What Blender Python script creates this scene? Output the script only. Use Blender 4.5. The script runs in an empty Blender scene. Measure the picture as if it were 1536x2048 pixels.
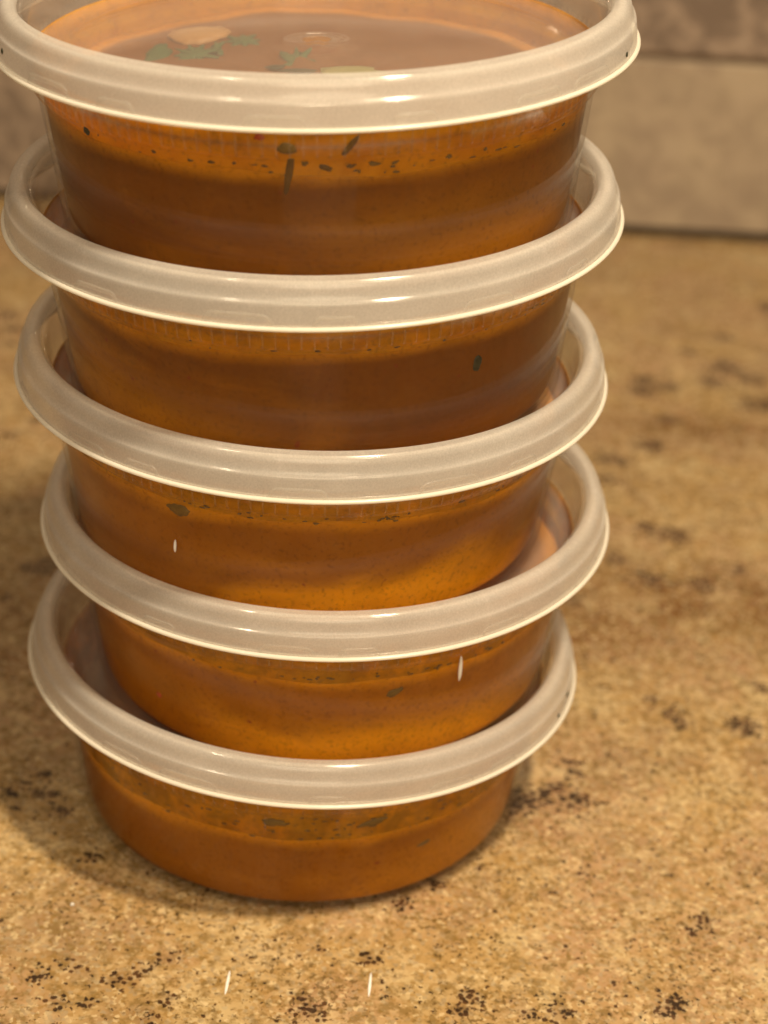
import bpy, bmesh, math, random
from mathutils import Vector, Matrix
random.seed(7)
S = 0.001                                   # geometry below is written in millimetres
sc = bpy.context.scene
C = bpy.data.collections.new("kitchen"); sc.collection.children.link(C)
R = math.radians

# ------------------------------------------------------------------ camera
cam_d = bpy.data.cameras.new("camera"); cam = bpy.data.objects.new("camera", cam_d); C.objects.link(cam)
cam_d.sensor_fit = 'HORIZONTAL'; cam_d.sensor_width = 36.0
cam_d.lens = 36.0 * 3655.4 / 1536
rx = Vector((0.99828774, 0.02724862, 0.05176011)); up = Vector((-0.05849441, 0.46503528, 0.88335757))
fw = Vector((0.0, 0.8848727, -0.46583291))
m = Matrix((rx, up, -fw)).transposed().to_4x4()
m.translation = Vector((15.92527, -345.71275, 250.98844)) * S
cam.matrix_world = m
cam_d.clip_start = 0.01; cam_d.clip_end = 50
cam_d.dof.use_dof = True; cam_d.dof.focus_distance = 0.330; cam_d.dof.aperture_fstop = 19
sc.camera = cam

# ------------------------------------------------------------------ light
w = bpy.data.worlds.new("World"); sc.world = w; w.use_nodes = True
w.node_tree.nodes["Background"].inputs[0].default_value = (1.0, 0.80, 0.58, 1)
w.node_tree.nodes["Background"].inputs[1].default_value = 0.05
def lamp(name, loc, power, size, col, target=(0, 0, 0.08)):
    d = bpy.data.lights.new(name, 'AREA'); d.shape = 'DISK'; d.size = size; d.energy = power; d.color = col
    o = bpy.data.objects.new(name, d); C.objects.link(o); o.location = loc
    o.rotation_euler = (Vector(target) - Vector(loc)).to_track_quat('-Z', 'Y').to_euler()
    return o
WARM = (1.0, 0.81, 0.56)
lamp("ceiling_lamp", (0.20, -0.25, 0.75), 7.3, 0.06, WARM)
lamp("ceiling_lamp", (-0.30, -0.42, 0.75), 1.3, 0.05, WARM)
lamp("glare_lamp", (-0.030, 0.375, 0.237), 0.0075, 0.010, WARM, (0, 0, 0.16))  # two tiny lamps added at the back for the top lid's glare
lamp("glare_lamp", (0.085, 0.375, 0.245), 0.0045, 0.008, WARM, (0, 0, 0.16))
lamp("front_fill", (0.15, -1.5, 0.75), 8.2, 0.9, WARM)  # unseen soft lamp, added to fill the front faces

sc.view_settings.view_transform = 'Standard'; sc.view_settings.look = 'None'
sc.view_settings.exposure = 0.0; sc.view_settings.gamma = 1.0
sc.render.engine = 'CYCLES'
sc.cycles.transparent_max_bounces = 48; sc.cycles.max_bounces = 12
sc.cycles.diffuse_bounces = 5; sc.cycles.transmission_bounces = 8
sc.cycles.sample_clamp_indirect = 2.0
sc.cycles.use_denoising = True

# ------------------------------------------------------------------ node helpers
class NT:
    def __init__(s, name):
        s.m = bpy.data.materials.new(name); s.m.use_nodes = True; s.t = s.m.node_tree; s.t.nodes.clear()
        s.out = s.n('ShaderNodeOutputMaterial')
    def n(s, t, **kw):
        x = s.t.nodes.new(t)
        for k, v in kw.items():
            if k.startswith('i_'): x.inputs[k[2:].replace('_', ' ')].default_value = v
            else: setattr(x, k, v)
        return x
    def l(s, a, b): s.t.links.new(a, b)
    def math(s, op, a, b=None, c=None, clamp=False):
        x = s.n('ShaderNodeMath', operation=op); x.use_clamp = clamp
        for i, v in enumerate((a, b, c)):
            if v is None: continue
            if isinstance(v, (int, float)): x.inputs[i].default_value = v
            else: s.l(v, x.inputs[i])
        return x.outputs[0]
    def mixc(s, f, a, b):
        x = s.n('ShaderNodeMix', data_type='RGBA')
        for i, v in ((0, f), (6, a), (7, b)):
            if isinstance(v, (int, float)): x.inputs[i].default_value = v
            elif isinstance(v, tuple): x.inputs[i].default_value = (*v, 1)
            else: s.l(v, x.inputs[i])
        return x.outputs[2]
    def mixs(s, f, a, b):
        x = s.n('ShaderNodeMixShader')
        if isinstance(f, (int, float)): x.inputs[0].default_value = f
        else: s.l(f, x.inputs[0])
        s.l(a, x.inputs[1]); s.l(b, x.inputs[2]); return x.outputs[0]
    def coord(s, scale=1000.0):
        tc = s.n('ShaderNodeTexCoord'); mp = s.n('ShaderNodeMapping'); mp.inputs['Scale'].default_value = (scale,) * 3
        s.l(tc.outputs['Object'], mp.inputs[0]); return mp.outputs[0]
    def noise(s, v, size, detail=3, rough=0.55, dist=0.0, off=None):
        x = s.n('ShaderNodeTexNoise'); x.inputs['Scale'].default_value = 1.0 / size
        x.inputs['Detail'].default_value = detail; x.inputs['Roughness'].default_value = rough
        x.inputs['Distortion'].default_value = dist
        if off:
            a = s.n('ShaderNodeVectorMath', operation='ADD'); a.inputs[1].default_value = off; s.l(v, a.inputs[0]); v = a.outputs[0]
        s.l(v, x.inputs['Vector']); return x.outputs['Fac']
    def voro(s, v, size, rnd=1.0):
        x = s.n('ShaderNodeTexVoronoi'); x.inputs['Scale'].default_value = 1.0 / size
        x.inputs['Randomness'].default_value = rnd; s.l(v, x.inputs['Vector']); return x
    def step(s, v, lo, hi, a=0.0, b=1.0):
        x = s.n('ShaderNodeMapRange'); x.interpolation_type = 'SMOOTHSTEP'
        for i, q in ((1, lo), (2, hi), (3, a), (4, b)): x.inputs[i].default_value = q
        s.l(v, x.inputs[0]); return x.outputs[0]
    def fres(s, base=0.04, top=1.0, power=5.0):
        lw = s.n('ShaderNodeLayerWeight'); lw.inputs['Blend'].default_value = 0.5
        return s.math('MULTIPLY_ADD', s.math('POWER', lw.outputs['Facing'], power), top - base, base)
    def done(s, sh): s.l(sh, s.out.inputs[0]); return s.m

def plastic(name, col, haze, tint, rough, base=0.04, top=0.7, trans=0.5, mottled=0.0, frost=0.0):
    n = NT(name)
    d = n.n('ShaderNodeBsdfDiffuse'); d.inputs[0].default_value = (*col, 1)
    t = n.n('ShaderNodeBsdfTranslucent'); t.inputs[0].default_value = (*col, 1)
    p = n.n('ShaderNodeBsdfTransparent'); p.inputs[0].default_value = (*tint, 1)
    g = n.n('ShaderNodeBsdfGlossy'); g.inputs['Roughness'].default_value = rough
    body = n.mixs(trans, d.outputs[0], t.outputs[0])
    hz = haze
    if mottled:
        f = n.noise(n.coord(), 14, 3)
        hz = n.math('ADD', n.math('MULTIPLY', n.math('SUBTRACT', f, 0.5), mottled), haze, clamp=True)
        if frost:                                        # fine frosting of the moulded surface, and smears
            q = n.noise(n.coord(), 0.35, 2, 0.6); sm = n.noise(n.coord(), 5, 4, 0.65, 1.0, (7, 7, 7))
            hz = n.math('ADD', hz, n.math('MULTIPLY', n.math('SUBTRACT', q, 0.5), frost * 5), clamp=True)
            hz = n.math('ADD', hz, n.math('MULTIPLY', n.step(sm, 0.55, 0.75), frost * 1.1), clamp=True)
            n.l(n.step(sm, 0.35, 0.7, rough * 0.7, rough * 1.8), g.inputs['Roughness'])
    a = n.mixs(hz, p.outputs[0], body)
    return n.done(n.mixs(n.fres(base, top), a, g.outputs[0]))

def granite():
    n = NT("granite"); v = n.coord()
    big = n.noise(v, 42, 4, 0.6, 0.6); mid = n.noise(v, 9, 4, 0.6, 0.8, (31, 7, 2)); fine = n.noise(v, 2.2, 3, 0.6, 0, (9, 55, 1))
    gold, cream, tan, rust = (0.475, 0.305, 0.122), (0.64, 0.475, 0.255), (0.46, 0.28, 0.145), (0.17, 0.066, 0.013)
    c = n.mixc(n.step(big, 0.40, 0.60), gold, tan)
    cl = n.noise(v, 24, 3, 0.5, 0.8, (8, 41, 66))
    c = n.mixc(n.step(cl, 0.52, 0.68, 0, .85), c, (0.37, 0.235, 0.12))
    c = n.mixc(n.step(cl, 0.46, 0.30, 0, .85), c, (0.60, 0.45, 0.23))
    c = n.mixc(n.step(mid, 0.46, 0.72, 0, .8), c, cream)
    a = n.n('ShaderNodeAttribute', attribute_name='rust')
    rn = n.noise(v, 26, 4, 0.6, 0.5, (3, 90, 4))
    c = n.mixc(n.math('MULTIPLY', n.math('MULTIPLY', a.outputs['Fac'], n.step(mid, 0.80, 0.40)), 0.95), c, rust)
    c = n.mixc(n.math('MULTIPLY', n.step(rn, 0.56, 0.74), 0.5), c, rust)
    # crystal grains, each with its own tone
    vo = n.voro(v, 0.85); sep = n.n('ShaderNodeSeparateColor'); n.l(vo.outputs['Color'], sep.inputs[0])
    c = n.mixc(n.step(sep.outputs[0], 0.70, 0.98, 0, .7), c, (0.34, 0.20, 0.06))
    c = n.mixc(n.step(sep.outputs[1], 0.72, 0.98, 0, .75), c, (0.70, 0.54, 0.30))
    c = n.mixc(n.step(sep.outputs[2], 0.74, 0.98, 0, .6), c, (0.38, 0.30, 0.185))
    c = n.mixc(n.step(fine, 0.54, 0.32, 0, 0.75), c, (0.22, 0.135, 0.04))
    pat = n.noise(v, 4.6, 3, 0.6, 0.4, (77, 21, 5))
    c = n.mixc(n.step(pat, 0.56, 0.76, 0, 0.4), c, (0.26, 0.165, 0.06))
    # olive-brown peppering, denser in patches
    sp = n.noise(v, 1.15, 2, 0.5, 0.3, (5, 5, 70)); dens = n.noise(v, 20, 3, 0.6, 0.3, (70, 1, 1))
    thr = n.math('MULTIPLY_ADD', dens, -0.50, 0.875)
    m1 = n.step(n.math('SUBTRACT', sp, thr), -0.015, 0.055)
    c = n.mixc(n.math('MULTIPLY', m1, 0.75), c, (0.13, 0.075, 0.022))
    v2 = n.voro(v, 2.2); s2 = n.n('ShaderNodeSeparateColor'); n.l(v2.outputs['Color'], s2.inputs[0])
    dot = n.math('MULTIPLY', n.step(v2.outputs['Distance'], 0.115, 0.06), n.step(s2.outputs[2], 0.55, 0.60))
    c = n.mixc(n.math('MULTIPLY', dot, 0.9), c, (0.05, 0.02, 0.008))
    # dark mica clusters, where the slab has them
    at = n.n('ShaderNodeAttribute', attribute_name='fleck')
    fn = n.noise(v, 1.7, 3, 0.55, 0.4, (12, 3, 8))
    v3 = n.voro(v, 1.1); s3 = n.n('ShaderNodeSeparateColor'); n.l(v3.outputs['Color'], s3.inputs[0])
    have = n.math('ADD', n.math('MULTIPLY', at.outputs['Fac'], 1.2), n.math('MULTIPLY', n.math('SUBTRACT', fn, 0.5), 1.5))
    pick = n.step(n.math('SUBTRACT', have, s3.outputs[0]), 0.0, 0.08)
    m2 = n.math('MULTIPLY', pick, n.step(n.math('ADD', v3.outputs['Distance'], n.math('MULTIPLY', n.math('SUBTRACT', fine, .5), .5)), 0.66, 0.48))
    halo = n.math('MULTIPLY', n.step(at.outputs['Fac'], 0.1, 1.0), 0.42)
    c = n.mixc(halo, c, (0.22, 0.13, 0.07))
    dk = n.mixc(n.step(fine, 0.4, 0.6), (0.022, 0.012, 0.009), (0.075, 0.03, 0.012))
    c = n.mixc(n.math('MULTIPLY', m2, 0.92), c, dk)
    b = n.n('ShaderNodeBsdfPrincipled'); n.l(c, b.inputs['Base Color'])
    b.inputs['Roughness'].default_value = 0.12; b.inputs['Specular IOR Level'].default_value = 0.3
    return n.done(b.outputs[0])

def travertine():
    n = NT("travertine"); v = n.coord()
    oi = n.n('ShaderNodeObjectInfo'); off = n.n('ShaderNodeVectorMath', operation='SCALE')
    cb = n.n('ShaderNodeCombineXYZ')
    for i in range(3): n.l(oi.outputs['Random'], cb.inputs[i])
    n.l(cb.outputs[0], off.inputs[0]); off.inputs['Scale'].default_value = 900
    ad = n.n('ShaderNodeVectorMath', operation='ADD'); n.l(v, ad.inputs[0]); n.l(off.outputs[0], ad.inputs[1]); v2 = ad.outputs[0]
    a = n.noise(v2, 30, 4, 0.6, 0.8); bb = n.noise(v2, 15, 4, 0.6, 1.2, (4, 90, 1)); f = n.noise(v2, 1.6, 2)
    at = n.n('ShaderNodeAttribute', attribute_name='mauve'); at.attribute_type = 'OBJECT'
    base = n.mixc(at.outputs['Fac'], (0.47, 0.375, 0.26), (0.29, 0.21, 0.16))
    c = n.mixc(n.math('MULTIPLY', n.step(a, 0.35, 0.65), 0.5), base, (0.34, 0.255, 0.19))
    k = n.math('MULTIPLY', n.step(bb, 0.58, 0.40), n.math('MULTIPLY_ADD', at.outputs['Fac'], 0.65, 0.14))
    c = n.mixc(k, c, (0.11, 0.075, 0.055))
    pale = n.math('MULTIPLY', n.step(bb, 0.58, 0.72), n.math('MULTIPLY_ADD', at.outputs['Fac'], 0.6, 0.1))
    c = n.mixc(pale, c, (0.48, 0.385, 0.30))
    c = n.mixc(n.step(f, 0.4, 0.2, 0, 0.5), c, (0.2, 0.15, 0.1))
    b = n.n('ShaderNodeBsdfPrincipled'); n.l(c, b.inputs['Base Color']); b.inputs['Roughness'].default_value = 0.55
    return n.done(b.outputs[0])

def simple(name, col, rough=0.7, var=0.0, size=3.0):
    n = NT(name); b = n.n('ShaderNodeBsdfPrincipled'); b.inputs['Roughness'].default_value = rough
    if var:
        f = n.noise(n.coord(), size, 3)
        n.l(n.mixc(f, tuple(x * (1 - var) for x in col), tuple(min(1, x * (1 + var)) for x in col)), b.inputs['Base Color'])
    else: b.inputs['Base Color'].default_value = (*col, 1)
    return n.done(b.outputs[0])

def soup_mat():
    n = NT("pumpkin_soup"); tc = n.n('ShaderNodeTexCoord'); v = n.coord()
    oi = n.n('ShaderNodeObjectInfo')
    cb = n.n('ShaderNodeCombineXYZ'); n.l(n.math('MULTIPLY', oi.outputs['Random'], 800), cb.inputs[2])
    ad = n.n('ShaderNodeVectorMath', operation='ADD'); n.l(v, ad.inputs[0]); n.l(cb.outputs[0], ad.inputs[1]); v2 = ad.outputs[0]
    mp = n.n('ShaderNodeMapping'); mp.inputs['Scale'].default_value = (1, 1, 2.6); n.l(v2, mp.inputs[0])
    sw = n.noise(mp.outputs[0], 34, 3, 0.5, 0.7)
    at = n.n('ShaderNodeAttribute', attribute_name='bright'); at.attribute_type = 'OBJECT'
    ct = n.n('ShaderNodeAttribute', attribute_name='zone'); ct.attribute_type = 'OBJECT'
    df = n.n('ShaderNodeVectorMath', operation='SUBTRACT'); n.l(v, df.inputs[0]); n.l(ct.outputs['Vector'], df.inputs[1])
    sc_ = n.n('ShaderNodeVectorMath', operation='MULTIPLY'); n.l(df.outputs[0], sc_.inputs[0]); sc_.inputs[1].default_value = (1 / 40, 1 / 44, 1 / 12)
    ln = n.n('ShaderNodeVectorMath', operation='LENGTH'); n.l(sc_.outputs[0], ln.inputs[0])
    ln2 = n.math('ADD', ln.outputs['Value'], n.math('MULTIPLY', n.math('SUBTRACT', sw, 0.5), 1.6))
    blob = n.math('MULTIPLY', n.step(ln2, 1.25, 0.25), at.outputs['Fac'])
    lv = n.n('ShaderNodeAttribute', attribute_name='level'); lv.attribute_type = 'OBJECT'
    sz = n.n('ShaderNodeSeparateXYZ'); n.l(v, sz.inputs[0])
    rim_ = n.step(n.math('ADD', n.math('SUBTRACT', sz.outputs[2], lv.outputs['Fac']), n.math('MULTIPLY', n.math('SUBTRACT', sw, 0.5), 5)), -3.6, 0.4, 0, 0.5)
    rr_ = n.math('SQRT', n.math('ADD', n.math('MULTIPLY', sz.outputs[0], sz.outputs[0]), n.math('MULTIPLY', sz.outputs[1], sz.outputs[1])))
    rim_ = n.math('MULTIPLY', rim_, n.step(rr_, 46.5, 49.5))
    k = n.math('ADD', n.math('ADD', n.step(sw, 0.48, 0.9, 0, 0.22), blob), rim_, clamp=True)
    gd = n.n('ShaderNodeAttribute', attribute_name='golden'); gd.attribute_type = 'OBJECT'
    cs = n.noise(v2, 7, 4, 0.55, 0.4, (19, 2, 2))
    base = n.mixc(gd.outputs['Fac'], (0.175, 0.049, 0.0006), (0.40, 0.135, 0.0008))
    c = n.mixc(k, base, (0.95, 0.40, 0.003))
    c = n.mixc(n.step(cs, 0.54, 0.36, 0, 0.12), c, (0.105, 0.034, 0.001))
    c = n.mixc(n.step(cs, 0.58, 0.74, 0, 0.08), c, (0.50, 0.20, 0.01))
    f = n.noise(v2, 0.9, 2)
    c = n.mixc(n.step(f, 0.5, 0.25, 0, 0.35), c, (0.095, 0.026, 0.001))
    f2 = n.noise(v2, 2.2, 1, 0.5, 0, (8, 8, 8))
    c = n.mixc(n.step(f2, 0.74, 0.80, 0, 0.7), c, (0.22, 0.03, 0.01))
    b = n.n('ShaderNodeBsdfPrincipled'); n.l(c, b.inputs['Base Color']); b.inputs['Roughness'].default_value = 0.45; b.inputs['Specular IOR Level'].default_value = 0.08
    b.inputs['Subsurface Weight'].default_value = 0.15; b.inputs['Subsurface Radius'].default_value = (1, 0.45, 0.1)
    b.inputs['Subsurface Scale'].default_value = 0.004
    return n.done(b.outputs[0])

def film_mat():
    n = NT("soup_film"); v = n.coord(); f = n.noise(v, 9, 3, 0.5, 0.6); g = n.noise(v, 1.1, 3, 0.6, 0, (4, 4, 4))
    c = n.mixc(f, (0.72, 0.30, 0.006), (0.97, 0.52, 0.018))
    ol = n.n('ShaderNodeAttribute', attribute_name='olive'); ol.attribute_type = 'OBJECT'
    o2 = n.noise(v, 4.5, 4, 0.6, 0.5, (61, 4, 4))
    c = n.mixc(n.math('MULTIPLY', n.step(o2, 0.30, 0.66), ol.outputs['Fac']), c, (0.21, 0.125, 0.02))
    c = n.mixc(n.step(g, 0.52, 0.72, 0, 0.35), c, (0.20, 0.13, 0.03))
    d = n.n('ShaderNodeBsdfDiffuse'); t = n.n('ShaderNodeBsdfTranslucent'); n.l(c, d.inputs[0]); n.l(c, t.inputs[0])
    p = n.n('ShaderNodeBsdfTransparent'); p.inputs[0].default_value = (1.0, 0.72, 0.35, 1)
    body = n.mixs(0.45, d.outputs[0], t.outputs[0])
    return n.done(n.mixs(n.step(f, 0.2, 0.6, 0.78, 0.97), p.outputs[0], body))

M = dict(
    granite=granite(), tile=travertine(), grout=simple("grout", (0.29, 0.21, 0.14), 0.9, 0.2, 2),
    dark_strip=simple("dark_strip", (0.05, 0.032, 0.018), 0.7, 0.2, 4),
    tub=plastic("clear_plastic", (0.86, 0.80, 0.76), 0.002, (0.99, 0.985, 0.98), 0.05, 0.024, 0.55),
    rim=plastic("milky_plastic", (0.94, 0.92, 0.88), 0.46, (0.985, 0.975, 0.96), 0.11, 0.032, 0.30, 0.52, 0.22, 0.05),
    panel=plastic("hazy_plastic", (0.82, 0.74, 0.67), 0.13, (0.985, 0.98, 0.97), 0.055, 0.035, 0.6, 0.4, 0.06),
    lug=plastic("thin_boss", (0.93, 0.91, 0.875), 0.16, (0.985, 0.975, 0.96), 0.2, 0.016, 0.28, 0.5),
    lip=plastic("edge_glow_plastic", (0.97, 0.94, 0.85), 0.88, (0.97, 0.95, 0.92), 0.25, 0.04, 0.5, 0.35),  # thicker edge, kept whiter to stand in for its edge-lit glow
    rib=plastic("rib_plastic", (0.90, 0.84, 0.74), 0.03, (0.98, 0.97, 0.96), 0.07, 0.08, 0.8, 0.4),
    soup=soup_mat(), film=film_mat(),
    herb=simple("cilantro_green", (0.045, 0.105, 0.034), 0.6, 0.5, 1.2),
    herb_dark=simple("cilantro_dark", (0.022, 0.026, 0.010), 0.6, 0.4, 1.0), sprig=simple("wet_sprig", (0.13, 0.064, 0.008), 0.6, 0.4, 1.0),
    olive=simple("herb_olive", (0.17, 0.10, 0.018), 0.7, 0.5, 1.2),
    pale=simple("celery_pale", (0.33, 0.32, 0.13), 0.6, 0.2, 2),
    chunk=simple("squash_orange", (0.46, 0.24, 0.075), 0.5, 0.2, 3),
    pepper=simple("chilli_red", (0.45, 0.06, 0.02), 0.5, 0.2, 2),
    crumb=simple("salt_white", (0.85, 0.82, 0.75), 0.3),
)

# ------------------------------------------------------------------ mesh helpers
def link(name, me, mat, parent=None, smooth=True):
    if mat and not me.materials: me.materials.append(mat)
    if smooth:
        me.polygons.foreach_set("use_smooth", [True] * len(me.polygons))
    o = bpy.data.objects.new(name, me); C.objects.link(o)
    if parent: o.parent = parent
    return o
def tag(o, label=None, cat=None, group=None, kind=None):
    if label: o['label'] = label
    if cat: o['category'] = cat
    if group: o['group'] = group
    if kind: o['kind'] = kind
    return o
def mesh(name, verts, faces):
    me = bpy.data.meshes.new(name); me.from_pydata([Vector(v) * S for v in verts], [], faces); me.update(); return me
def lathe(name, prof, seg=160, closed=True, wob=None):
    """prof: (r, z) in mm, swept round z; closed joins last ring to the first"""
    vs, fs, idx = [], [], []
    for r, z in prof:
        if r < 1e-6:
            idx.append([len(vs)] * seg); vs.append((0, 0, z))
        else:
            row = []
            for i in range(seg):
                a = 2 * math.pi * i / seg; rr, zz = (r, z) if wob is None else wob(r, z, a)
                row.append(len(vs)); vs.append((rr * math.cos(a), rr * math.sin(a), zz))
            idx.append(row)
    n = len(prof)
    for k in range(n if closed else n - 1):
        A, B = idx[k], idx[(k + 1) % n]
        for i in range(seg):
            j = (i + 1) % seg
            f = [A[i], A[j], B[j], B[i]]; g = []
            for q in f:
                if q not in g: g.append(q)
            if len(g) >= 3: fs.append(g)
    me = mesh(name, vs, fs)
    bm = bmesh.new(); bm.from_mesh(me); bmesh.ops.recalc_face_normals(bm, faces=bm.faces); bm.to_mesh(me); bm.free()
    return me
def chaikin(p, it=2):
    for _ in range(it):
        q = [p[0]]
        for a, b in zip(p, p[1:]):
            q += [(a[0] * .75 + b[0] * .25, a[1] * .75 + b[1] * .25), (a[0] * .25 + b[0] * .75, a[1] * .25 + b[1] * .75)]
        q.append(p[-1]); p = q
    return p
def shell(prof, t):
    """closed profile of a wall of thickness t on the left of the open outline prof"""
    inn = []
    for i, (r, z) in enumerate(prof):
        a = prof[max(i - 1, 0)]; b = prof[min(i + 1, len(prof) - 1)]
        dx, dz = b[0] - a[0], b[1] - a[1]; L = math.hypot(dx, dz) or 1
        inn.append((max(r - dz / L * t, 0.0), z + dx / L * t))
    return prof + inn[::-1]

# ------------------------------------------------------------------ countertop
FLECKS = [(-46.1,-72.7,2.6),(-43.6,-69.2,1.2),(-39.7,-70.0,2.1),(-41.7,-79.3,2.8),(-45.2,-79.6,1.0),(-31.4,-72.4,2.6),(-27.0,-70.3,2.9),(-35.6,-79.5,2.2),(-20.6,-76.4,2.2),(-22.0,-65.6,2.6),(-24.8,-67.3,1.4),(-23.2,-81.9,2.0),(-41.2,-84.7,2.0),(6.9,-77.3,3.0),(18.4,-62.1,2.1),(7.9,-60.8,1.2),(-55.2,-14.1,2.1),(-58.2,-13.4,1.6),(-61.5,-10.9,1.9),(-51.5,-19.2,2.3),(-57.8,-6.7,2.1),(-64.2,-14.0,1.6),(-42.5,-35.9,1.8),(-61.5,-19.3,1.1),(55.2,-5.2,2.9),(50.7,-7.9,2.5),(63.8,-4.4,2.8),(59.5,0,1.8),(63.8,8.9,1.4),(64.4,5.0,1.2),(32.0,-37.5,2.0),(24.4,-44.2,2.4),(40.4,-31.2,1.1),(88.2,-44.6,2.2),(84.9,-48.0,1.1),(38.4,-71.2,2.2),(36.4,-75.6,2.0),(49.6,-75.2,1.5),(55.8,-74.7,2.5),(79.1,-69.2,2.3),(76.2,-72.5,2.1),(79.6,-64.2,1.0),(106.8,28.8,2.3),(63.7,-31.3,1.8),(137.6,284.4,2.6),(121.8,268.3,2.6),(133.8,256.8,4.4),(127.7,242.6,3.6),(142.5,246.1,4.3),(103.0,231.8,4.2),(102.6,241.6,2.6),(112.2,236.9,3.2),(140.9,225.5,5.2),(109.0,208.5,2.7),(101.0,187.1,3.3),(86.8,175.7,3.8),(84.3,162.0,2.5),(93.0,131.2,2.5),(100.8,127.2,4.2),(83.4,110.2,2.6),(91.7,99.4,3.1),(117.2,107.8,1.7),(105.7,98.5,3.1),(67.8,86.2,2.5),(107.2,29.5,2.5),(89.6,33.1,1.8),(92.2,29.3,1.8),(114.6,47.3,1.8),(85.1,39.1,1.3),(-75.8,87.4,3.3),(-73.5,89.9,2.5),(-123.2,266.1,2.8),(-119.6,253.8,3.3),(-117.8,240.2,2.1),(-132.1,324.1,2.0),(-96.7,179.9,1.9),(-102.2,168.0,2.2)]
FLECKS = [(x, y, r * (0.72 if y < -55 and x < 0 else 1.45 if 45 < x < 70 and abs(y) < 15 else 1.4 if y > 20 else 1.1)) for x, y, r in FLECKS]
rf = random.Random(3)
for _ in range(90):                                    # the slab goes on the same way beyond the picture
    x, y = rf.uniform(-420, 420), rf.uniform(-380, 380)
    if -75 < x < 150 and -90 < y < 390: continue
    for _ in range(rf.randint(1, 4)): FLECKS.append((x + rf.gauss(0, 5), y + rf.gauss(0, 5), rf.uniform(1.2, 3.2)))
RUST = [(118, 203, 30, 12), (95, 92, 32, 20), (70, 70, 20, 16), (128, 88, 24, 14), (-90, 60, 30, 26), (140, 10, 22, 14)]
def axis(lo, hi, a, b, st):
    out = [lo + (a - lo) * i / 10 for i in range(10)]
    n = int((b - a) / st); out += [a + (b - a) * i / n for i in range(n)]
    return out + [b + (hi - b) * i / 10 for i in range(11)]
xs = axis(-700, 700, -150, 190, 1.6); ys = axis(-450, 396, -100, 300, 1.6)
top = [(x, y, 0) for y in ys for x in xs]; nx, ny = len(xs), len(ys)
faces = [(j * nx + i, j * nx + i + 1, (j + 1) * nx + i + 1, (j + 1) * nx + i) for j in range(ny - 1) for i in range(nx - 1)]
b0 = len(top); top += [(xs[0], ys[0], -30), (xs[-1], ys[0], -30), (xs[-1], ys[-1], -30), (xs[0], ys[-1], -30)]
c00, c10, c11, c01 = 0, nx - 1, ny * nx - 1, (ny - 1) * nx
faces += [[b0, b0 + 1] + [i for i in range(nx - 1, -1, -1)], [b0 + 2, b0 + 3] + [c01 + i for i in range(nx)],
          [b0 + 1, b0 + 2] + [j * nx + nx - 1 for j in range(ny - 1, -1, -1)], [b0 + 3, b0] + [j * nx for j in range(ny)],
          [b0 + 3, b0 + 2, b0 + 1, b0]]
me = mesh("countertop", top, faces)
fl = [0.0] * len(top); ru = [0.0] * len(top)
import bisect
for arr, items in ((fl, [(x, y, r, r) for x, y, r in FLECKS]), (ru, RUST)):
    for x, y, ra, rb in items:
        i0, i1 = bisect.bisect(xs, x - 3 * ra), bisect.bisect(xs, x + 3 * ra)
        j0, j1 = bisect.bisect(ys, y - 3 * rb), bisect.bisect(ys, y + 3 * rb)
        for j in range(j0, j1):
            for i in range(i0, i1):
                q = j * nx + i
                arr[q] = min(1.0, arr[q] + math.exp(-((xs[i] - x) / ra) ** 2 - ((ys[j] - y) / rb) ** 2))
for nm, arr in (("fleck", fl), ("rust", ru)):
    at = me.attributes.new(nm, 'FLOAT', 'POINT'); at.data.foreach_set("value", arr)
tag(link("countertop", me, M['granite'], smooth=False), "golden brown speckled polished granite countertop under the stack", kind='structure')

# ------------------------------------------------------------------ tiled wall
def box(x0, x1, y0, y1, z0, z1, bev=0.0):
    bm = bmesh.new(); bmesh.ops.create_cube(bm, size=1)
    for v in bm.verts:
        v.co = Vector(((x0 + x1) / 2 + v.co.x * (x1 - x0), (y0 + y1) / 2 + v.co.y * (y1 - y0), (z0 + z1) / 2 + v.co.z * (z1 - z0))) * S
    if bev: bmesh.ops.bevel(bm, geom=bm.edges[:], offset=bev * S, segments=2, affect='EDGES', profile=0.6)
    me = bpy.data.meshes.new("box"); bm.to_mesh(me); bm.free(); return me
wall = tag(link("wall", box(-700, 700, 399.5, 420, -28, 520), M['grout'], smooth=False), "backsplash wall of mottled brown stone tiles behind the counter", kind='structure')
link("base_strip", box(-700, 700, 396.3, 399.3, -4, 2.6), M['dark_strip'], wall, False)  # thin dark brown strip along the foot of the wall
for row, (z0, offs) in enumerate([(3.4, 84), (76.4, 40), (149.4, 84), (222.4, 36), (295.4, 100), (368.4, 36), (441.4, 100)]):
    x = offs - 152 * 5
    while x < 690:
        if x > -720:
            o = link("tile", box(x + 1.4, x + 150.6, 396.6 + random.uniform(-.25, .25), 399.2, z0, z0 + 70.4, 0.9), M['tile'], wall, False)
            o['mauve'] = min(1.0, max(0.0, (0.12 if row % 2 == 0 else 0.8) + (0.55 if (row == 0 and x < 0) else 0)))
        x += 152

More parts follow.
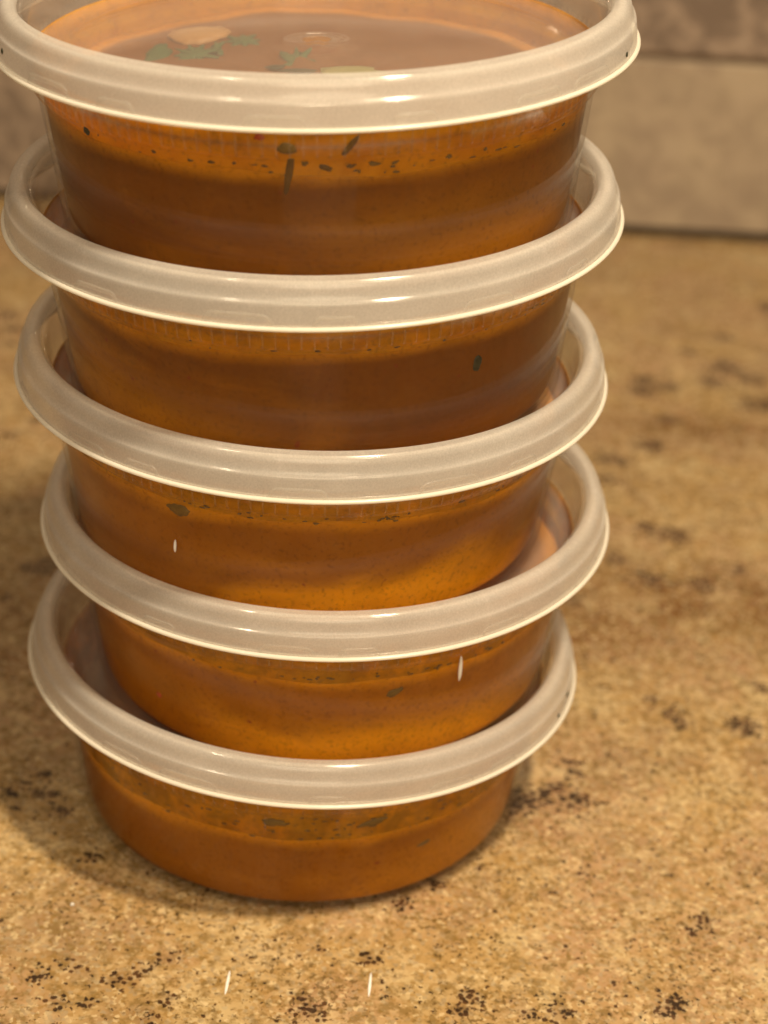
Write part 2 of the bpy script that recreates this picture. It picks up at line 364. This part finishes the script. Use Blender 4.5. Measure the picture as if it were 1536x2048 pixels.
# ------------------------------------------------------------------ containers
SK = 34.6                                   # height of the lid skirt's lower edge above the base
tub_out = chaikin([(0, 0.9), (40, 0.9), (43.5, 0.9), (44.9, 0), (47.4, 0.05), (49.6, 0.9), (49.9, 3.0), (50.1, 7), (52.6, 27.0)], 2) + \
          [(52.75, 27.5), (53.3, 27.8), (53.6, 28.2), (54.2, 33.5), (54.9, 36.2), (56.4, 37.0), (57.5, 37.2), (57.6, 38.2)]
tub_me = lathe("tub", shell(tub_out, 0.9))
def ribs():
    vs, fs = [], []
    for i in range(150):
        a = 2 * math.pi * i / 150; ca, sa = math.cos(a), math.sin(a)
        k = len(vs)
        for z, r in ((28.4, 53.6), (28.8, 53.85), (33.2, 54.4), (33.6, 54.2)):
            for s in (-0.17, 0.17): vs.append((r * ca - s * sa, r * sa + s * ca, z))
        for z, r in ((28.4, 53.3), (33.6, 53.9)):
            for s in (-0.17, 0.17): vs.append((r * ca - s * sa, r * sa + s * ca, z))
        for q in range(3): fs.append((k + 2 * q, k + 2 * q + 1, k + 2 * q + 3, k + 2 * q + 2))
        fs += [(k, k + 8, k + 9, k + 1), (k + 6, k + 7, k + 11, k + 10), (k, k + 2, k + 4, k + 6, k + 10, k + 8), (k + 1, k + 9, k + 11, k + 7, k + 5, k + 3)]
    return mesh("rib_ring", vs, fs)
rib_me = ribs()
rim_out = [(59.75, 0.76)] + chaikin([(59.75, 1.0), (59.45, 4.1), (59.38, 4.5), (59.25, 4.85), (58.95, 5.1), (58.72, 5.5), (58.5, 6.3), (58.3, 7.4), (57.7, 8.35), (56.6, 8.75), (55.6, 8.5), (55.0, 7.7), (54.8, 6.9)], 2)
rim_me = lathe("rim", shell(rim_out, 0.9))
lip_me = lathe("lip", chaikin([(59.75, 0.75), (60.1, 0.8), (60.4, 0.55), (60.45, 0.25), (60.2, 0.0), (59.5, -0.05), (58.9, 0.05), (58.8, 0.5), (59.0, 0.75)], 1))
pan_out = [(54.75, 6.8)] + chaikin([(54.6, 6.2), (53.9, 0.6), (53.5, -1.2), (52.4, -2.2), (50.5, -2.5), (48, -2.5), (47, -2.2), (30, -2.2), (2.0, -2.2), (1.4, -1.9), (0, -1.9)], 1)
pan_prof = pan_out + [(r, z - 0.6) for r, z in pan_out[::-1] if True]
pan_prof = pan_out + [(max(r - (0.6 if z > -1.5 else 0.3), 0), z - (0.1 if z > -1.5 else 0.6)) for r, z in pan_out[::-1]]
pan_me = lathe("panel", pan_prof)
def lug(half=0.085, h=2.3):
    """embossed open outline of a snap lug, standing proud of the skirt"""
    path = [(-half, 0.95), (-half + .006, 1.7), (-half + .018, 2.35), (-half + .035, h), (-half * .3, h + .06), (half * .3, h + .06), (half - .035, h), (half - .018, 2.35), (half - .006, 1.7), (half, 0.95)]
    path = chaikin(path, 1); vs, fs = [], []
    for i, (a, z) in enumerate(path):
        p, q = path[max(i - 1, 0)], path[min(i + 1, len(path) - 1)]
        tx, tz = (q[0] - p[0]) * 59.7, q[1] - p[1]; L = math.hypot(tx, tz); nx_, nz_ = -tz / L * .5, tx / L * .5
        r = 59.75 - (z - 1.2) * .071
        for s, dr in ((-1, -.1), (-.3, .018), (.3, .018), (1, -.1)):
            aa = a + nx_ * s / 59.7; rr = r + dr; vs.append((rr * math.cos(aa), rr * math.sin(aa), z + nz_ * s))
        if i:
            k = 4 * (i - 1)
            for c in range(3): fs.append((k + c, k + 4 + c, k + 5 + c, k + 1 + c))
            fs.append((k + 3, k + 7, k + 4, k))
    return mesh("lug", vs, fs)
lug_me = lug(); lug_b = lug(0.062, 2.15); lug_c = lug(0.10, 2.45)
for mname, me_ in (("tub", tub_me), ("rib", rib_me), ("rim", rim_me), ("lip", lip_me), ("panel", pan_me), ("lug", lug_me), ("lug", lug_b), ("lug", lug_c)):
    me_.materials.append(M[mname])

def container_at(loc, rot, zrot, label, lid_tilt=None, proto=None):
    if proto is None:
        root = bpy.data.objects.new("food_container", None); C.objects.link(root); root.empty_display_size = 0.03
        tub = link("tub", tub_me, None, root); r = link("rib_ring", rib_me, None, tub, False); r['kind'] = 'stuff'
        lid = link("lid", rim_me, None, root); lid.location = (0, 0, SK * S)
        link("panel", pan_me, None, lid); link("lip", lip_me, None, lid)
        for i, ang in enumerate((8, 27, 51, 66, 93, 118, 131, 160, 187, 203, 230, 252, 275, 289, 318, 341)):
            g = link("lug", (lug_me, lug_b, lug_me, lug_c, lug_b)[i % 5], None, lid); g.rotation_euler.z = R(ang)
    else:
        root = proto.copy(); C.objects.link(root)
        for ch in proto.children:
            c = ch.copy(); C.objects.link(c); c.parent = root
            for g in ch.children:
                d = g.copy(); C.objects.link(d); d.parent = c
    root.location = Vector(loc) * S
    root.rotation_euler = rot.to_euler() if hasattr(rot, 'to_euler') else rot
    for ch in root.children:
        if ch.name.startswith("lid"):
            ch.rotation_euler = (lid_tilt.to_3x3() @ Matrix.Rotation(zrot, 3, 'Z')).to_euler() if lid_tilt else (0, 0, zrot)
    return tag(root, label, "food container", "stacked round takeaway containers of soup")

LIDS = {1: ((-2.009, -0.727, 170.123), 2.1426, -2.6993), 2: ((-1.232, -1.083, 136.242), 2.0610, -2.4117),
        3: ((-0.428, 0.813, 102.360), 1.5172, -0.1711), 4: ((3.564, 1.535, 68.479), 0.8932, -0.9511), 5: ((0.104, -0.504, 34.598), -0.6633, 1.8229)}
CLAB = {1: "topmost round container of orange soup, its whole clear lid open to view",
        2: "second round container from the top, darkest soup with one green herb speck",
        3: "middle round container of the five, bright glint at its left front",
        4: "second round container from the counter, bright orange soup and a painted white glint at its right",
        5: "lowest round container of orange soup, resting on the granite countertop"}
FRAME = {}; proto = None
for k in (5, 4, 3, 2, 1):
    c, ax, ay = LIDS[k]
    rot = Matrix.Rotation(R(ax), 3, 'X') @ Matrix.Rotation(R(ay), 3, 'Y')
    tilt = None
    if k == 5: tilt, rot = rot, Matrix.Identity(3)
    base = Vector(c) - rot @ Vector((0, 0, SK))
    o = container_at(base, rot, R(37 * k), CLAB[k], tilt, proto)
    if proto is None: proto = o
    mm = rot.to_4x4(); mm.translation = base * S; FRAME[k] = mm

# ------------------------------------------------------------------ soup
FRONT = {1: 25.2, 2: 26.8, 3: 25.9, 4: 24.6, 5: 20.7}         # soup height at the front wall
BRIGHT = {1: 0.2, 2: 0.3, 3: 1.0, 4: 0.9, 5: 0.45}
ZONE = {1: (30, -36, 10), 2: (-36, -30, 8), 3: (22, -40, 3), 4: (16, -44, 4), 5: (40, -24, 8)}  # centre of the brighter orange in each tub
SLAB = {1: "orange brown soup seen through the topmost lid, green herbs floating on it",
        2: "dark orange brown soup filling the second container from the top",
        3: "orange soup with a brighter lower zone in the middle container",
        4: "bright orange soup in the second container from the counter",
        5: "orange brown soup with olive herb patches in the lowest container"}
inner = [(r - 1.1, z) for r, z in chaikin([(46.9, 1.3), (49.0, 1.9), (49.6, 3.6), (50.1, 7), (52.6, 27.0)], 2)]
def rwall(z):                                       # inner wall radius at height z
    return 49.0 + (z - 7) * 0.125 if z > 7 else 49.0 - (7 - z) * 0.25
LEVEL, SLOPE = {}, {}
for k in range(1, 6):
    nrm_ = FRAME[k].to_3x3().transposed() @ Vector((0, 0, 1)); SLOPE[k] = (0.15 * nrm_.x / nrm_.z, -0.10 * nrm_.y / nrm_.z)
    LEVEL[k] = FRONT[k] - SLOPE[k][1] * 50
def topz(k, x, y): return LEVEL[k] - SLOPE[k][0] * x - SLOPE[k][1] * y     # thick soup, set with its tub
for k in range(1, 6):
    L = LEVEL[k]; rn = random.Random(40 + k)
    ph = [rn.uniform(0, 6.28) for _ in range(4)]
    def wob(r, z, a, L=L, ph=ph):
        e = 0.0 if z < L - 6 else min(1, (z - L + 6) / 6)
        dz = e * (-SLOPE[k][0] * r * math.cos(a) - SLOPE[k][1] * r * math.sin(a)) + e * e * (0.45 * math.sin(3 * a + ph[0]) + 0.3 * math.sin(7 * a + ph[1]) + 0.18 * math.sin(17 * a + ph[2]))
        return r + 0.08 + (dz * 0.125 if r > 45 else 0), z + dz
    prof = [(0, 2.0), (44, 2.0)] + [(r, z) for r, z in inner if 2.1 < z < L - 6.2] + [(rwall(z), z) for z in (L - 6, L - 4, L - 2.5, L - 1.2, L - .4)] + [(rwall(L) - .3, L), (rwall(L) - 1.2, L - .2), (40, L - .35), (25, L - .3), (10, L - .35), (0, L - .35)]
    so = link("soup", lathe("soup", prof, 128, False, wob), M['soup']); so.matrix_world = FRAME[k]; so['bright'] = BRIGHT[k]; so['level'] = LEVEL[k]; so['golden'] = {1: 0.08, 2: 0.05, 3: 0.65, 4: 0.95, 5: 0.55}[k]; so['zone'] = [float(q) for q in ZONE[k]]
    tag(so, SLAB[k], "soup", "orange soup filling the containers")
    fm = lathe("soup_film", [(rwall(z), z) for z in (16, 20, 24, 26.9)] + [(51.7, 27.6), (52.3, 28.1), (52.7, 30), (53.0, 33)] + [(52.8, 33), (52.5, 30), (52.1, 28.4), (51.5, 28.0)] + [(rwall(z) - .22, z) for z in (26.9, 24, 20, 16)], 128)
    link("soup_film", fm, M['film'], so)['olive'] = {1: 0.1, 2: 0.25, 3: 0.3, 4: 0.4, 5: 0.45}[k]
    # specks of chopped herb caught along the soup line
    vs, fs = [], []
    cnt = {1: 26, 2: 30, 3: 44, 4: 50, 5: 90}[k]
    for _ in range(cnt):
        a = rn.uniform(0, 6.283) if rn.random() < .5 else rn.gauss(-1.45, .45)
        z = topz(k, 49.5 * math.cos(a), 49.5 * math.sin(a)) + (rn.gauss(0.3, .4) if k != 5 else rn.uniform(-0.5, 6.0)); r = rwall(min(z, 26.9)) + .1
        sx, sz = rn.uniform(.2, .9), rn.uniform(.1, .3)
        n0 = len(vs); N = 7
        for i in range(N):
            t = 2 * math.pi * i / N; q = rn.uniform(.6, 1.15)
            aa = a + sx * q * math.cos(t) / r; vs.append(((r + .02) * math.cos(aa), (r + .02) * math.sin(aa), z + sz * q * math.sin(t)))
        vs.append(((r + .12) * math.cos(a), (r + .12) * math.sin(a), z)); vs.append(((r - .3) * math.cos(a), (r - .3) * math.sin(a), z))
        for i in range(N):
            j = (i + 1) % N; fs += [(n0 + i, n0 + j, n0 + N), (n0 + j, n0 + i, n0 + N + 1)]
    hb = link("herb_specks", mesh("herb_specks", vs, fs), M['olive'], so); hb['kind'] = 'stuff'

# ------------------------------------------------------------------ herbs, flecks, painted glints
def leaf(name, mat, pos, nrm, tang, w, h, label, cat, group, k=None, lobes=5, seed=0, thick=0.25, bend=0.0, ragged=0.35):
    """small lobed flake lying in the plane across nrm; pos in mm in container k's own frame"""
    rn = random.Random(seed); n = Vector(nrm).normalized(); t = (Vector(tang) - n * Vector(tang).dot(n)).normalized(); b = n.cross(t)
    N = 48; vs, fs = [], []
    ph = rn.uniform(0, 6.28)
    am = [(f, rn.uniform(-1, 1) / f ** .6, rn.uniform(0, 6.28)) for f in (2, 3, 4, 5, 7, 11, 15)]
    fan = 1.0 if ragged >= .4 and w > 6 else 0.15
    prof = [1 - ragged * fan * (0.5 + 0.5 * math.cos(lobes * 2 * math.pi * i / N + ph)) + ragged * .55 * sum(q * math.sin(f * 2 * math.pi * i / N + p_) for f, q, p_ in am) for i in range(N)]
    prof = [max(.22, q) for q in prof]
    for lay in (0, 1):
        vs.append(n * (thick * (1.2 if lay else 0)))
        for f in (0.55, 1.0):
            for i in range(N):
                a = 2 * math.pi * i / N; q = prof[i] if f == 1 else .55
                u, v = w / 2 * q * math.cos(a), h / 2 * q * math.sin(a)
                vs.append(t * u + b * v + n * ((thick if lay and f < 1 else thick * .45 if lay else thick * (.2 if f == 1 else 0)) + bend * (u / (w / 2)) ** 2))
    st = 1 + 2 * N
    for lay in (0, 1):
        o = lay * st; c = o; r1 = o + 1; r2 = o + 1 + N
        for i in range(N):
            j = (i + 1) % N
            f1, f2 = [c, r1 + i, r1 + j], [r1 + i, r2 + i, r2 + j, r1 + j]
            if not lay: f1.reverse(); f2.reverse()
            fs += [f1, f2]
            if lay: fs.append([st + 1 + N + i, 1 + N + i, 1 + N + j, st + 1 + N + j])
    me = mesh(name, vs, fs)
    o = link(name, me, mat)
    if k and abs(pos[2]) < 3: pos = (pos[0], pos[1], pos[2] + topz(k, pos[0], pos[1]))
    mw = Matrix.Translation(Vector(pos) * S)
    o.matrix_world = (FRAME[k] @ mw) if k else mw
    return tag(o, label, cat, group)
UP = (0, 0, 1); G1 = "herbs floating on the topmost soup"
z1 = -0.15
leaf("herb_leaf", M['herb'], (-32.5, 15.6, z1), (0.1, -.3, 1), (0.3, 1, 0), 9, 4.2, "narrow dark green herb leaf, leftmost on the topmost soup", "herb leaf", G1, 1, 3, 1)
leaf("herb_leaf", M['herb'], (-25.4, 15.2, z1 + .2), (0, -.35, 1), (1, .1, 0), 10, 8, "widest cluster of frilly green herb on the topmost soup beside the orange chunk", "herb leaf", G1, 1, 9, 2, ragged=.75)
leaf("herb_leaf", M['herb'], (-21.5, 18.5, z1 + .3), (0, -.35, 1), (.3, 1, 0), 8, 4, "upright tip of green herb above the widest frilly cluster", "herb leaf", G1, 1, 5, 22, ragged=.75)
leaf("herb_leaf", M['herb'], (-16.6, 26.4, z1), (0, -.1, 1), (1, 0, 0), 8, 8, "round pale green herb leaf farthest back on the topmost soup", "herb leaf", G1, 1, 8, 3, ragged=.5)
leaf("herb_leaf", M['herb'], (-4.5, 12.4, z1), (0, -.2, 1), (0, 1, 0), 14, 7, "fan shaped green herb leaf at the middle of the topmost soup", "herb leaf", G1, 1, 7, 4, ragged=.65)
leaf("herb_sprig", M['herb_dark'], (-3.9, 4.9, z1 + .4), (0, -.2, 1), (1, 0, 0), 8, 1.9, "dark green stem lying in front of the fan shaped leaf", "herb sprig", None, 1, 2, 5)
leaf("celery_piece", M['pale'], (6.5, 5.6, z1 + .2), (0, -.1, 1), (1, 0, 0), 13, 6, "pale yellow green vegetable piece at the front of the topmost soup", "vegetable piece", None, 1, 4, 6)
leaf("squash_chunk", M['chunk'], (-25.8, 28.6, z1), (0, -.2, 1), (1, .15, 0), 12, 8, "pale orange chunk breaking the surface of the topmost soup", "vegetable chunk", None, 1, 3, 7, 1.2, ragged=.3)
leaf("chilli_flake", M['pepper'], (-11.2, 27.2, z1), UP, (1, 0, 0), 2.4, 1.6, "tiny red brown fleck on the topmost soup beside the round leaf", "chilli flake", None, 1, 3, 8)
leaf("herb_scrap", M['herb_dark'], (-8.6, 8.6, z1), UP, (1, .5, 0), 4, 3, "small dark herb scrap between the frilly cluster and the dark stem", "herb scrap", None, 1, 3, 9)
def onwall(name, mat, a_pos, w, h, label, cat, k, seed, tilt=0.0, lobes=4, ragged=.35, out=0.0):
    x, y, z = a_pos; z += 0.9; a = math.atan2(y, x); r = rwall(min(z, 27)) + out + .02 + (1.2 if z > 28 else 0)
    nrm = (math.cos(a), math.sin(a), -.11); tg = Vector((-math.sin(a), math.cos(a), math.tan(tilt)))
    return leaf(name, mat, (r * math.cos(a), r * math.sin(a), z), nrm, tg, w, h, label, cat, None, k, lobes, seed, .2, 0, ragged)
onwall("herb_sprig", M['sprig'], (-1.4, -50, 24.8), 9.5, 1.3, "long dark stem hanging down inside the front of the topmost container", "herb sprig", 1, 11, R(80), 2, .3)
onwall("herb_leaf", M['olive'], (-1.6, -50, 28.8), 3.4, 2.0, "square olive leaf scrap above the hanging stem under the topmost lid", "herb leaf", 1, 12, 0, 4, .3)
onwall("herb_sprig", M['sprig'], (8.4, -50, 29.2), 4.6, 1.1, "slanting dark stem right of the hanging stem in the topmost container", "herb sprig", 1, 13, R(52), 2, .2)
for i, (x, y, z, w_, lab) in enumerate([(1.1, -50.1, 25.9, 2.6, "small green herb bit just right of the hanging stem"), (4.4, -49.8, 25.1, 3.4, "largest dark green herb bit in the row at the topmost soup line"),
        (8.5, -49.3, 25.3, 3.0, "green herb bit third along the row at the topmost soup line"), (12.2, -48.6, 25.5, 3.2, "green herb bit fourth along the row at the topmost soup line"),
        (15.6, -47.7, 25.4, 2.6, "green herb bit fifth along the row at the topmost soup line"), (24.3, -43.7, 25.2, 2.6, "herb bit near the right end of the topmost soup line row"), (30.3, -39.8, 25.2, 2.2, "herb bit at the far right end of the topmost soup line row")]):
    onwall("herb_bit", M['sprig' if i in (1, 2) else 'olive'], (x, y, z), w_ * (.5, .75, .55, .7, .45, .5, .4)[i], (.8, 1.0, .7, .75, .6, .7, .6)[i], lab, "herb bit", 1, 20 + i, 0.3 * (-1) ** i, 5, .55)
onwall("pepper_fleck", M['herb_dark'], (-36.1, -34.7, 25.9), 2.0, 1.4, "black fleck on the left wall of the topmost container", "pepper fleck", 1, 31, R(-20), 3, .3, .75)
onwall("chilli_flake", M['pepper'], (-5.9, -50.4, 30.6), 2.2, 1.2, "red flake under the front edge of the topmost lid", "chilli flake", 1, 32)
onwall("herb_leaf", M['herb_dark'], (31.0, -38.4, 19.1), 2.0, 3.4, "dark green oval herb speck against the wall of the second container from the top", "herb leaf", 2, 33, 0, 2, .25)
onwall("herb_leaf", M['olive'], (-21.3, -45.1, 23.4), 5.0, 2.6, "olive herb patch at the left front of the middle container", "herb leaf", 3, 34)
onwall("herb_leaf", M['olive'], (-2.4, -49.9, 23.8), 5.5, 1.8, "olive herb patch under the front of the lowest lid", "herb leaf", 5, 35, 0, 7)
onwall("herb_leaf", M['olive'], (16.7, -46.8, 23.0), 6.5, 1.6, "long olive herb patch right of centre under the lowest lid", "herb leaf", 5, 36, R(8), 7)
onwall("herb_leaf", M['olive'], (27.4, -40.2, 13.2), 4.0, 1.8, "faint olive herb patch low at the right of the lowest container", "herb leaf", 5, 37, R(10), 5, .35, -.12)
onwall("herb_leaf", M['olive'], (15.8, -46.8, 19.5), 3.6, 1.8, "faint herb smear at the front of the second container from the counter", "herb leaf", 4, 38, R(25), 3)
onwall("chilli_flake", M['pepper'], (-30.6, -37.4, 9.7), 1.5, 1.3, "small red fleck at the left of the second container from the counter", "chilli flake", 4, 39)

# flakes stuck to the outside of the lids: angle round the lid, height on the skirt
def onlid(name, mat, k, ang, z, w, h, label, cat, seed, tilt=0.0, r=None):
    a = R(ang); r = r if r is not None else 59.78 - max(z - 1.2, 0) * .07
    if z > 5.2 and r > 58: r = 58.4 - (z - 6) * .15
    tg = Vector((-math.sin(a), math.cos(a), math.tan(tilt)))
    nr = (math.cos(a), math.sin(a), 0.08)
    c, ax, ay = LIDS[k]; rot = Matrix.Rotation(R(ax), 3, 'X') @ Matrix.Rotation(R(ay), 3, 'Y')
    o = leaf(name, mat, (0, 0, 0), nr, tg, w, h, label, cat, None, None, 3, seed, .25, 0, .45)
    mm = rot.to_4x4(); mm.translation = (Vector(c) + rot @ Vector((r * math.cos(a), r * math.sin(a), z))) * S
    o.matrix_world = mm
    return o
HERE = True
onlid("herb_fleck", M['herb_dark'], 1, 207, 3.4, 0.9, 1.1, "tiny dark herb fleck on the left of the topmost lid", "herb fleck", 51)
onlid("herb_fleck", M['herb_dark'], 1, -20, 2.2, 0.8, 1.1, "tiny dark herb fleck low on the right of the topmost lid", "herb fleck", 52)
onlid("herb_fleck", M['herb_dark'], 3, 8, 5.5, 1.2, 1.6, "green fleck on the far right edge of the middle lid", "herb fleck", 53)
onlid("herb_fleck", M['herb_dark'], 5, -17, 4.2, 1.7, 0.9, "wider herb fleck on the right of the lowest lid", "herb fleck", 54)
onlid("herb_fleck", M['herb_dark'], 5, -23, 2.4, 0.8, 1.1, "tiny herb fleck below the wider one on the lowest lid", "herb fleck", 55)
o = leaf("salt_crumb", M['crumb'], (-43.6, -51.1, 0.02), UP, (1, .4, 0), .9, .7, "tiny white crumb on the granite left of the lowest container", "crumb", None, None, 3, 60, .5)

# painted highlights: thin near-white diffuse streaks standing in for reflected glints
M['highlight'] = plastic("highlight", (0.96, 0.95, 0.92), 1.0, (0.99, 0.99, 0.98), 0.24, 0.04, 0.5, 0.0)
def glint_streak(mw, w, h, t, label):
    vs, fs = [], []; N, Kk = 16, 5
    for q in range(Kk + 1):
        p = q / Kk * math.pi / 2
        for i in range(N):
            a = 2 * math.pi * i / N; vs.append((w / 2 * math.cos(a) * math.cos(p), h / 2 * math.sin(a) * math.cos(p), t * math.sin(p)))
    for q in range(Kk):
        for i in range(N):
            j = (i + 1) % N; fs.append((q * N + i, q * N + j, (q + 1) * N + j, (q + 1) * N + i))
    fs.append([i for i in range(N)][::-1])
    o = link("highlight_streak", mesh("highlight_streak", vs, fs), M['highlight']); o.matrix_world = mw
    return tag(o, label, "water streak", "thin painted highlight streaks")  # painted stand-ins for reflected glints
def wallmat(k, pos, lean=0.0):
    a = math.atan2(pos[1], pos[0]); z = pos[2]; r = (50.1 + (z - 7) * .125 if z < 27.2 else 53.6)
    n = Vector((math.cos(a), math.sin(a), -.1)).normalized(); t = Vector((-math.sin(a), math.cos(a), 0)); b = n.cross(t)
    mm = Matrix((t, b, n)).transposed() @ Matrix.Rotation(lean, 3, 'Z') @ Matrix.Rotation(R(-14), 3, 'X')
    mm = mm.to_4x4(); mm.translation = Vector((r * math.cos(a), r * math.sin(a), z)) * S
    return FRAME[k] @ mm
glint_streak(wallmat(4, (27.4, -41.2, 23.6), R(-8)), 0.8, 5.4, .55, "bright white painted highlight on the right front of the second container from the counter")
glint_streak(wallmat(3, (-21.6, -43.9, 16.2), R(4)), 0.55, 2.6, .4, "short pale painted highlight on the left front of the middle container")
for x, y, lab in ((-9.4, -71.3, "painted highlight on the granite before the lowest container, left of two"), (18.6, -69.5, "painted highlight on the granite before the lowest container, right of two")):
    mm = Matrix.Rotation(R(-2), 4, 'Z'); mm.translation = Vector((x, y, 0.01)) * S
    glint_streak(mm, 0.62, 7.0, .22, lab)
